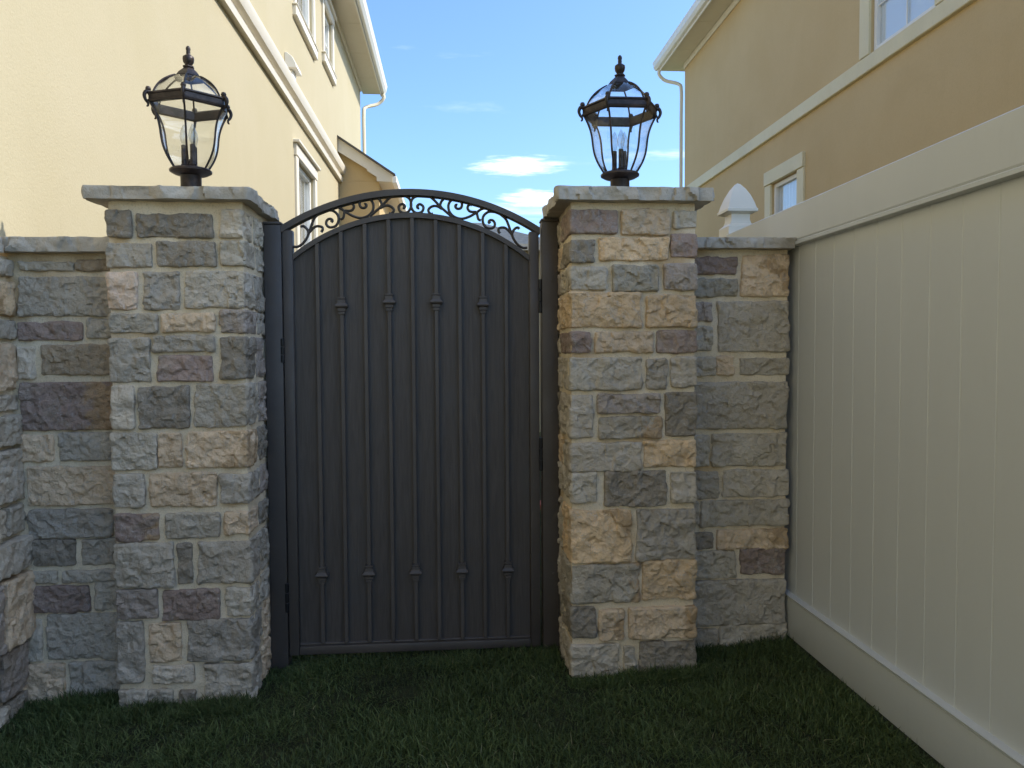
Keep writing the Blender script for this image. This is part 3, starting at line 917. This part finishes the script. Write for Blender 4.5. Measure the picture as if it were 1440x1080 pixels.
# stone veneer base that runs beside the camera, with its sill course
mortar_body(house_l, HX + .002, HX + .062, 1.2, 3.42, -.3, 1.69, skip=('w1', 'v0', 'u0'), amp=.003)
zrow = [-.16, -.02, .18, .46, .60, .73, .95, 1.08, 1.16, 1.36, 1.45, 1.60, 1.685]
offs = .0
for i in range(len(zrow) - 1):
    y = 3.135
    first = True
    while y > 1.25:
        ln_ = random.uniform(.16, .42) if zrow[i + 1] - zrow[i] > .1 else random.uniform(.14, .3)
        if first:
            ln_ = random.uniform(.12, .3); first = False
        cc = ['g', 'gt', 'g', 'gt', 'lt', 't', 'gt', 'ot', 'g', 'dg', 'pg', 't'][(i + int(y * 3)) % 12]
        proud = .11 if zrow[i] in (.46, .18) else (.06 if zrow[i] < 1.0 else .03)
        add_stone(house_l, y - ln_ + .008, y - .008 if y < 3.1 else y, zrow[i] + .009, zrow[i + 1] - .009, HX + .070 + proud * .5, .06, cc, .3 if cc == 'ot' else 0, 'right', step=.011)
        y -= ln_
coping(house_l, HX + .004, HX + .085, 1.2, 3.06, 1.70, 1.757, name='sill_course', seed=91)

# ------------------------------------------------------------------ right house
RX = 4.64
house_r = thing('tan_house', 'tan stucco house in shade on the right side behind the fence', 'house', (RX, 8, 0))
RE = 15.0
WR = [(7.05, 8.20, 4.60, 6.1), (9.95, 10.80, 2.55, 3.74)]
wall_with_holes('wall', RX, 1.4, RE, -.3, 7.05, WR, M_TAN, house_r, .2, -1)  # unseen near end, cut short so sun reaches the ground behind the camera
box('wall', RX + .204, RX + 10, RE - .2, RE - .002, -.3, 7.05, M_TAN, house_r)
box('wall', RX + .204, RX + 10, 1.402, 1.6, -.3, 7.05, M_TAN, house_r)
box('storey_band', RX - .05, RX + .01, 1.4, RE + .0, 4.40, 4.575, M_TRIM, house_r, .008)
window(house_r, RX, *WR[0], -1, M_TRIM, tw=.20, sill=False, muntins=(2, 3), blinds=True)
w2 = window(house_r, RX, *WR[1], -1, M_TRIM, tw=.20, sill=True, muntins=(1, 1), head=False)
box('trim', RX - .046, RX + .01, WR[1][0] - .2, WR[1][1] + .2, WR[1][3] + .004, WR[1][3] + .2, M_TRIM, w2, .006)
for i in range(20):
    y = 1.1 + i * 1.2
    if y > RE + .2: break
    box('soffit_panel', RX - .40, RX - .005, y + .004, min(y + 1.196, RE + .42), 7.05, 7.065, M_SOFFIT, house_r)
box('fascia', RX - .425, RX - .402, 1.1, RE + .45, 7.01, 7.23, M_TRIM_L, house_r)
box('frieze', RX - .03, RX - .002, 1.4, RE, 6.94, 7.045, M_TRIM_L, house_r, .006)
G = RX - .428
prism('gutter', [(G, 7.06), (G - .05, 7.06), (G - .09, 7.11), (G - .09, 7.15), (G - .11, 7.21), (G - .1, 7.215), (G - .075, 7.16), (G - .075, 7.115), (G - .045, 7.075), (G - .01, 7.075), (G - .01, 7.21), (G, 7.21)], 'y', 1.1, RE + .45, M_WHITE, house_r)
prism('roof', [(G - .03, 7.235), (RX + 5, 9.7), (RX + 10.6, 7.235), (RX + 10.6, 7.16), (RX + 5, 9.6), (G + .1, 7.22)], 'y', 1.1, RE + .45, M_ROOF, house_r)
downspout(house_r, RX, RE + .06, 7.05, -1)
box('end_soffit', RX + .0, RX + 10, RE + .002, RE + .42, 7.05, 7.065, M_SOFFIT, house_r)

# ------------------------------------------------------------------ low hipped house at the end of the passage
far = thing('low_house', 'low beige building with grey hipped roof seen past the gate scrollwork', 'house', (.4, 16, 0))
box('wall', -.75, 1.62, 12.1, 20, -.3, 2.98, M_CREAM, far)
bm = bmesh.new()
e = 3.02
vs = [bm.verts.new(p) for p in ((-1.05, 11.9, e), (1.80, 11.9, e), (1.80, 20.2, e), (-1.05, 20.2, e), (.10, 13.4, 3.60), (.50, 13.4, 3.60), (.50, 18, 3.60), (.10, 18, 3.60))]
for q in ((0, 1, 5, 4), (1, 2, 6, 5), (2, 3, 7, 6), (3, 0, 4, 7), (4, 5, 6, 7), (3, 2, 1, 0)): bm.faces.new([vs[i] for i in q])
link('roof', from_bm('roof', bm), M_ROOF, far)
box('fascia', -1.04, 1.79, 11.88, 11.905, 2.92, 3.02, M_TRIM_L, far)
box('door', .55, 1.05, 12.05, 12.095, .02, 2.0, M_TRIM_L, far, .01)

# brick edging strip across the passage
be = thing('brick_edging', 'row of red bricks set across the passage behind the gate', 'brick edging', (0, 6.3, 0))
for i in range(26):
    x = -1.72 + i * .115
    box('brick', x, x + .105, 6.2, 6.4, -.06, .05 + random.uniform(-.006, .006), M_BRICK, be, .006)

# ------------------------------------------------------------------ gate posts
def gate_post(label, x0, x1, zt, zb):
    t = thing('gate_post', label, 'post', ((x0 + x1) / 2, 3.32, zb), 'square steel gate posts')
    box('shaft', x0, x1, 3.28, 3.355, zb, zt - .012, M_METAL, t, .004, 2)
    box('post_cap', x0 - .003, x1 + .003, 3.277, 3.358, zt - .011, zt, M_METAL, t, .005, 2)
    return t
post_l = gate_post('left charcoal steel post against the wider stone pillar', -.795, -.722, 1.862, -.1)
post_r = gate_post('right charcoal steel post against the narrower stone pillar', .384, .457, 1.884, -.1)
for zz in (.33, 1.05, 1.62):
    o = prism('bolt', [(.43 + .006 * math.cos(a * math.pi / 3), zz + .006 * math.sin(a * math.pi / 3)) for a in range(6)], 'y', 3.274, 3.281, M_METAL, post_r)

# ------------------------------------------------------------------ the gate
gate = thing('garden_gate', 'tall charcoal arched gate with scrollwork top between the two pillars', 'gate', (-.17, 3.29, .02))
GL, GR, YF = -.718, .372, 3.283
cxg = -.177
def arc_pts(xa, xb, ze, zm, n=40):
    h = zm - ze; w = (xb - xa) / 2
    R = (w * w + h * h) / (2 * h)
    cx, cz = (xa + xb) / 2, zm - R
    a = math.asin(w / R)
    return [(cx + R * math.sin(-a + 2 * a * i / n), cz + R * math.cos(-a + 2 * a * i / n)) for i in range(n + 1)]
def arc_band(name, xa, xb, ze, zm, th, y0, y1, mat, parent, bev=.003):
    o_ = arc_pts(xa, xb, ze, zm); i_ = arc_pts(xa, xb, ze - th * 1.12, zm - th)
    bm = bmesh.new()
    ring = []
    for (p, q) in zip(o_, i_):
        ring.append([bm.verts.new((p[0], y0, p[1])), bm.verts.new((p[0], y1, p[1])), bm.verts.new((q[0], y1, q[1])), bm.verts.new((q[0], y0, q[1]))])
    for a, b in zip(ring, ring[1:]):
        for k in range(4):
            bm.faces.new((a[k], a[(k + 1) % 4], b[(k + 1) % 4], b[k]))
    bm.faces.new(ring[0]); bm.faces.new(ring[-1][::-1])
    es = [ed for ed in bm.edges if any(True for _ in [0]) and len(ed.link_faces) == 2 and ed.calc_face_angle(0) > 1.2]
    bmesh.ops.bevel(bm, geom=es, offset=bev, segments=2, affect='EDGES')
    return link(name, from_bm(name, bm, 35), mat, parent)
SW = .042
box('stile', GL, GL + SW, YF, YF + .045, .003, 1.828, M_METAL, gate, .004, 2)
box('stile', GR - SW, GR, YF, YF + .045, .003, 1.828, M_METAL, gate, .004, 2)
box('bottom_rail', GL + SW + .001, GR - SW - .001, YF + .002, YF + .044, .003, .040, M_METAL, gate, .004, 2)
box('bottom_rail_bead', GL + SW + .001, GR - SW - .001, YF + .012, YF + .03, .0405, .050, M_METAL, gate, .003, 1)
arc_band('top_rail', GL - .004, GR + .004, 1.846, 2.005, .026, YF - .004, YF + .05, M_METAL, gate, .006)
arc_band('inner_rail', GL + SW + .001, GR - SW - .001, 1.728, 1.906, .022, YF + .001, YF + .044, M_METAL, gate)
bars_top = [-.602, -.489, -.392, -.286, -.183, -.077, .026, .132, .238]
innerA = arc_pts(GL + SW, GR - SW, 1.728 - .0246, 1.906 - .022, 400)
def inner_z(x):
    return min(innerA, key=lambda p: abs(p[0] - x))[1]
edges = [GL + SW] + bars_top + [GR - SW]
n_b = 9
xs_b = [(GL + SW) + (GR - GL - 2 * SW) * (i + 1) / 10 for i in range(9)]
for i in range(10):
    xa = (GL + SW if i == 0 else xs_b[i - 1]); xb = (GR - SW if i == 9 else xs_b[i])
    n = 8
    top = [(xa + .001 + (xb - xa - .002) * k / n, inner_z(xa + (xb - xa) * k / n) + .012) for k in range(n + 1)]
    c = Vector(((xa + xb) / 2, YF + .028, .9))
    pts = [(xa + .001 - c.x, .03 - c.z), (xb - .001 - c.x, .03 - c.z)] + [(p[0] - c.x, p[1] - c.z) for p in top[::-1]]
    o = prism('panel', pts, 'y', -.004 + .001 * (i % 2), .006 + .001 * (i % 2), M_PANEL, gate)
    o.location = c
for i, x in enumerate(xs_b):
    zt = inner_z(x)
    b = box('bar', x - .0085, x + .0085, YF + .004, YF + .0215, .0515, zt - .0005, M_METAL, gate, .0014, 1)
    BASES[b.name] = Vector(b.location)
    zc_ = {1: 1.508, 3: 1.523, 5: 1.525, 7: 1.512}.get(i, None) if i % 2 else .349
    if zc_:
        bm = bmesh.new()
        prof = [(.011, -.036), (.0135, -.035), (.0135, -.027), (.0115, -.025), (.0115, -.023), (.0165, -.021), (.0165, -.010), (.027, -.003), (.028, .001), (.025, .005), (.017, .013), (.0165, .018), (.0165, .026), (.0125, .028), (.0125, .030), (.0165, .031), (.0165, .037), (.011, .038)]
        lathe_bm(bm, [(a * 1.38, b_) for a, b_ in prof], n=4, rot=math.pi / 4)
        o = link('collar', from_bm('collar', bm, 20), M_METAL, b)
        o.matrix_parent_inverse = Matrix.Translation(-Vector(b.location))
        o.location = (x, YF + .012, zc_)
        o.scale = (1.0, .9, 1)
# scrollwork between the two arches, mirrored about the centre line
for sgn in (1, -1):
    for L in SCROLLS:
        pts = [(cxg + sgn * p[0], YF + .022, p[1]) for p in L]
        path = catmull(pts, 5)
        bm = bmesh.new()
        tube_bm(bm, path, lambda s: .0064 if s > .04 else .0078, 8, flat=(1.3, .9))
        link('scroll', from_bm('scroll', bm, 60), M_METAL, gate)
# hinges and latch bolts bridging the gaps
def hinge(xa, xb, z0, z1):
    h = bpy.data.objects.new('hinge', None); COL.objects.link(h); h.parent = gate
    c = Vector(((xa + xb) / 2, YF, (z0 + z1) / 2)); h.location = c
    h.matrix_parent_inverse = Matrix.Translation(-base_of(gate)); BASES[h.name] = c
    bm = bmesh.new()
    n = 3
    for k in range(n):
        a = z0 + (z1 - z0) * k / n; b_ = z0 + (z1 - z0) * (k + 1) / n - .002
        lathe_bm(bm, [(.0085, a), (.010, a + .002), (.010, b_ - .002), (.0085, b_)], (xa + xb) / 2, YF + .004, 14)
    link('knuckle', from_bm('knuckle', bm, 35), M_BLACK, h)
    box('leaf', xa, xb, YF + .004, YF + .012, z0 + .004, z1 - .004, M_BLACK, h, .001)
hinge(-.735, -.714, 1.268, 1.372)
hinge(-.735, -.714, .193, .322)
hinge(.368, .388, 1.477, 1.624)
hinge(.368, .388, .787, .934)
bm = bmesh.new()
tube_bm(bm, [(.345, YF - .004, .275), (.395, YF - .004, .285), (.43, YF - .004, .292)], .004, 8)
bm.free()

# ------------------------------------------------------------------ post lanterns
def build_lantern(label, cx, cy, z, rot):
    t = thing('post_lantern', label, 'lantern', (cx, cy, z), 'lanterns on the pillars')
    def L(name, bm, mat, par=t, sm=35):
        me = from_bm(name, bm, sm)
        o = link(name, me, mat)
        o.parent = par
        return o
    def hexp(r, zz, k, rr=rot):
        a = rr + k * math.pi / 3
        return Vector((r * math.cos(a), r * math.sin(a), zz))
    bm = bmesh.new(); lathe_bm(bm, [(.048, 0), (.048, .004), (.040, .008), (.040, .080), (.043, .086), (.043, .098)], n=28); L('stem', bm, M_BRONZE)
    bm = bmesh.new(); lathe_bm(bm, [(.040, .082), (.066, .090), (.080, .098), (.081, .104), (.076, .109), (.050, .114), (.03, .116)], n=36); L('base_plate', bm, M_BRONZE)
    prof = [(.068, .112), (.080, .130), (.096, .158), (.108, .190), (.114, .222), (.118, .255), (.125, .287), (.138, .320), (.152, .346)]
    dome = [(.143, .376), (.135, .398), (.120, .423), (.098, .446), (.072, .464), (.054, .473)]
    for k in range(6):
        for nm, pr in (('glass_pane', prof), ('roof_pane', dome)):
            bm = bmesh.new()
            a = [bm.verts.new(hexp(r * .985, zz, k)) for r, zz in pr]
            b = [bm.verts.new(hexp(r * .985, zz, k + 1)) for r, zz in pr]
            mid = []
            for (r, zz) in pr:
                p = (hexp(r, zz, k) + hexp(r, zz, k + 1)) / 2
                s = 1.055; mid.append(bm.verts.new((p.x * s, p.y * s, p.z)))
            for i in range(len(pr) - 1):
                bm.faces.new((a[i], mid[i], mid[i + 1], a[i + 1])); bm.faces.new((mid[i], b[i], b[i + 1], mid[i + 1]))
            g = bmesh.ops.solidify(bm, geom=bm.faces[:], thickness=.0025)
            L(nm, bm, M_LGLASS, sm=60)
        bm = bmesh.new(); tube_bm(bm, catmull([hexp(r, zz, k) for r, zz in prof], 3), .0042, 8); L('rib', bm, M_BRONZE)
        bm = bmesh.new(); tube_bm(bm, catmull([hexp(r, zz, k) for r, zz in dome], 3), .0036, 8); L('roof_rib', bm, M_BRONZE)
        # corner ornament: ball, small scroll and a drop hook
        bm = bmesh.new()
        d = hexp(1, 0, k); d.z = 0
        def q(r, zz): return Vector((d.x * r, d.y * r, zz))
        tube_bm(bm, catmull([q(.148, .372), q(.158, .382), q(.168, .378), q(.173, .364), q(.168, .348), q(.160, .338), q(.160, .328), q(.165, .325)], 4), lambda s: .0105 - .0075 * s ** .8, 8)
        lathe_bm(bm, [(.001, .380), (.008, .384), (.011, .392), (.008, .400), (.001, .403)], q(.158, 0).x, q(.158, 0).y, 10)
        L('corner_scroll', bm, M_BRONZE, sm=50)
        # hexagonal rim
        bm = bmesh.new()
        sec = [(.148, .342), (.160, .345), (.162, .351), (.158, .355), (.158, .372), (.164, .376), (.162, .382), (.148, .384), (.142, .376), (.142, .348)]
        A = [bm.verts.new(hexp(r, zz, k)) for r, zz in sec]; B = [bm.verts.new(hexp(r, zz, k + 1)) for r, zz in sec]
        n = len(sec)
        for i in range(n): bm.faces.new((A[i], A[(i + 1) % n], B[(i + 1) % n], B[i]))
        L('rim', bm, M_BRONZE, sm=25)
    bm = bmesh.new()
    lathe_bm(bm, [(a_, z_ + .014) for a_, z_ in [(.060, .452), (.062, .457), (.050, .462), (.040, .476), (.026, .489), (.019, .496), (.023, .499), (.023, .503), (.013, .508)]], n=6, rot=rot)
    L('roof_cap', bm, M_BRONZE, sm=20)
    bm = bmesh.new()
    lathe_bm(bm, [(a_, z_ + .010) for a_, z_ in [(.009, .506), (.012, .512), (.020, .524), (.022, .536), (.021, .545), (.014, .550), (.008, .555), (.008, .560), (.0085, .564), (.0075, .568), (.0095, .576), (.008, .583), (.004, .588)]], n=20)
    L('finial', bm, M_BRONZE, sm=50)
    # candle cluster
    bm = bmesh.new(); lathe_bm(bm, [(.03, .113), (.034, .120), (.02, .128), (.006, .134), (.006, .150)], n=16); L('burner', bm, M_BRONZE)
    for k in range(3):
        a = rot + .5 + k * 2 * math.pi / 3
        x, y = .024 * math.cos(a), .024 * math.sin(a)
        bm = bmesh.new(); lathe_bm(bm, [(.012, .122), (.013, .127), (.0105, .130), (.0105, .203), (.009, .205)], x, y, 14); L('candle_sleeve', bm, M_BRONZE)
        bm = bmesh.new(); lathe_bm(bm, [(.007, .206), (.012, .220), (.0155, .237), (.013, .257), (.006, .277), (.001, .287)], x, y, 14); L('bulb', bm, M_BULB, sm=60)
    return t
lantern_l = build_lantern('bronze hexagonal lantern in sunlight on the left pillar, cream house behind', -1.048, 3.17, 1.939, math.radians(-79))
lantern_r = build_lantern('dark bronze hexagonal lantern on the right pillar against blue sky', .703, 3.17, 1.944, math.radians(0))

# ------------------------------------------------------------------ vinyl privacy fence
fence = thing('vinyl_fence', 'tall pale tan vinyl privacy fence running from right wall towards camera', 'fence', (1.47, 2, .04))
FX = 1.45
y = 4.008 - .148 * 1
yb = 3.122 + .148 * 5
while yb > -1.5:
    ya = yb - .148
    c = Vector((FX + .012 + .008, (ya + yb) / 2, 1.0))
    w = .148 / 2; z0, z1 = .20, 1.78
    # tongue and groove board: flat face with a chamfered V at each edge
    pts = [(0.0, -w + .0035), (0.0, w - .0035), (.0028, w - .0004), (.02, w - .0004), (.02, -w + .0004), (.0028, -w + .0004)]
    bm = bmesh.new()
    A = [bm.verts.new((FX + .012 + p[0] - c.x, p[1], z0 - 1)) for p in pts]; B = [bm.verts.new((FX + .012 + p[0] - c.x, p[1], z1 - 1)) for p in pts]
    bm.faces.new(A); bm.faces.new(B[::-1])
    for i in range(6): bm.faces.new((A[i], A[(i + 1) % 6], B[(i + 1) % 6], B[i]))
    if yb <= 3.95:
        link('board', from_bm('board', bm), M_VINYL, fence, c)
    else: bm.free()
    yb = ya
def rail(zlo, zhi, up):
    f = FX - .008
    if up:   # top rail: moulding lip along the lower edge
        pts = [(f + .004, zlo + .016), (f - .006, zlo + .010), (f - .006, zlo - .002), (f + .002, zlo - .006), (f + .05, zlo - .006), (f + .05, zhi - .004), (f + .046, zhi), (f + .004, zhi), (f, zhi - .004), (f, zlo + .022)]
    else:
        pts = [(f + .004, zhi - .016), (f - .006, zhi - .012), (f - .008, zhi - .004), (f + .004, zhi), (f + .05, zhi), (f + .05, zlo), (f + .002, zlo), (f, zlo + .004), (f, zhi - .020)]
    return prism('top_rail' if up else 'bottom_rail', pts, 'y', -1.5, 3.93, M_VINYL, fence)
rail(1.755, 1.922, True)
rail(.064, .250, False)
def fence_post(yc):
    p = bpy.data.objects.new('post', None); COL.objects.link(p); p.parent = fence
    xc = 1.527; c = Vector((xc, yc, 0)); p.location = c
    p.matrix_parent_inverse = Matrix.Translation(-base_of(fence)); BASES[p.name] = c
    h = .0635
    box('shaft', xc - h, xc + h, yc - h, yc + h, -.1, 1.93, M_VINYL_W, p, .006)
    bm = bmesh.new()
    r2 = math.sqrt(2)
    prof = [(.074, 1.918), (.074, 1.968), (.071, 1.972), (.056, 1.985), (.050, 2.005), (.050, 2.035), (.062, 2.040), (.082, 2.046), (.082, 2.060), (.077, 2.063), (.068, 2.095), (.053, 2.135), (.033, 2.172), (.012, 2.200), (.002, 2.206)]
    lathe_bm(bm, [(a * r2, b) for a, b in prof], xc, yc, 4, math.pi / 4)
    link('post_cap', from_bm('post_cap', bm, 22), M_VINYL_W, p)
fence_post(4.0)

# ------------------------------------------------------------------ grass
def build_grass():
    def field(n, x0, x1, y0, y1, seed, hmin, hmax):
        rs = np.random.RandomState(seed)
        X = rs.uniform(x0, x1, n); Y = rs.uniform(y0, y1, n)
        cl = vnoise(np.stack([X, Y, X * 0], 1), 9, 4.2)
        keep = np.ones(n, bool)
        for (a, b, c, d) in ((-1.33, -.79, 2.985, 3.42), (.44, .98, 2.935, 3.42), (-1.8, -1.2, 3.10, 3.4), (.9, 1.46, 3.14, 3.4), (1.44, 1.52, -2, 4.1), (-2.5, -1.74, -5, 20)):
            keep &= ~((X > a) & (X < b) & (Y > c) & (Y < d))
        X, Y, cl = X[keep], Y[keep], cl[keep]
        n = len(X)
        Z = -.02 + .04 * np.clip(X, -2.2, 2.2) - .006
        ht = rs.uniform(hmin, hmax, n) * (1 + .5 * cl)
        tall = rs.rand(n) > .985; ht[tall] *= 1.35
        wd = rs.uniform(.0009, .0022, n)
        az = rs.uniform(0, 2 * math.pi, n); lean = np.abs(rs.normal(.75, .5, n)) * ht
        az2 = az + rs.normal(0, .9, n)
        sx, sy = np.cos(az2 + 1.57), np.sin(az2 + 1.57)
        dx, dy = np.cos(az), np.sin(az)
        V = np.zeros((n, 7, 3))
        for i, (t, wf) in enumerate(((0, 1), (.4, .95), (.75, .65))):
            bx = X + dx * lean * t ** 1.8; by = Y + dy * lean * t ** 1.8
            bz = Z + ht * (t - .25 * t * t * np.minimum(1.4, lean / ht))
            V[:, 2 * i, 0] = bx - sx * wd * wf; V[:, 2 * i, 1] = by - sy * wd * wf; V[:, 2 * i, 2] = bz
            V[:, 2 * i + 1, 0] = bx + sx * wd * wf; V[:, 2 * i + 1, 1] = by + sy * wd * wf; V[:, 2 * i + 1, 2] = bz
        V[:, 6, 0] = X + dx * lean; V[:, 6, 1] = Y + dy * lean; V[:, 6, 2] = Z + ht * (1 - .25 * np.minimum(1.4, lean / ht))
        tone = np.clip(rs.rand(n) ** 1.5 * .92 + (rs.rand(n) > .975) * .5, 0, 1)
        return V, tone
    parts = [field(150000, -1.95, 1.5, 2.0, 3.6, 1, .014, .042), field(45000, -1.8, 1.45, .2, 2.0, 2, .02, .045), field(16000, -1.8, 1.45, 3.6, 6.2, 3, .03, .06), field(14000, -1.8, 4.5, 6.4, 12, 4, .04, .07),
             field(2600, -1.74, -1.3, 3.0, 3.11, 5, .03, .065), field(2600, -1.34, -.78, 2.86, 2.985, 6, .025, .06), field(2200, .44, .98, 2.84, 2.935, 7, .025, .06),
             field(2200, .98, 1.44, 3.02, 3.14, 8, .025, .06), field(3500, 1.33, 1.44, 1.6, 3.1, 9, .025, .06), field(2500, -.8, .44, 3.12, 3.4, 10, .025, .055)]
    V = np.concatenate([p[0] for p in parts]); tone = np.concatenate([p[1] for p in parts])
    n = len(V)
    idx = np.arange(n)[:, None] * 7
    Q = np.concatenate([idx + np.array([0, 1, 3, 2]), idx + np.array([2, 3, 5, 4])], 0)
    T = idx + np.array([4, 5, 6])
    me = bpy.data.meshes.new('grass')
    me.vertices.add(n * 7); me.vertices.foreach_set('co', V.reshape(-1))
    loops = np.concatenate([Q.reshape(-1), T.reshape(-1)])
    me.loops.add(len(loops)); me.loops.foreach_set('vertex_index', loops.astype(np.int32))
    starts = np.concatenate([np.arange(len(Q)) * 4, len(Q) * 4 + np.arange(n) * 3])
    me.polygons.add(len(starts)); me.polygons.foreach_set('loop_start', starts.astype(np.int32))
    me.update(calc_edges=True)
    at = me.attributes.new('tone', 'FLOAT', 'POINT')
    at.data.foreach_set('value', np.repeat(tone, 7).astype(np.float32))
    me.validate()
    o = link('grass', me, M_GRASS)
    o['kind'] = 'stuff'
    o['label'] = 'dark green lawn grass in shade in front of the gate'
    o['category'] = 'grass'
build_grass()
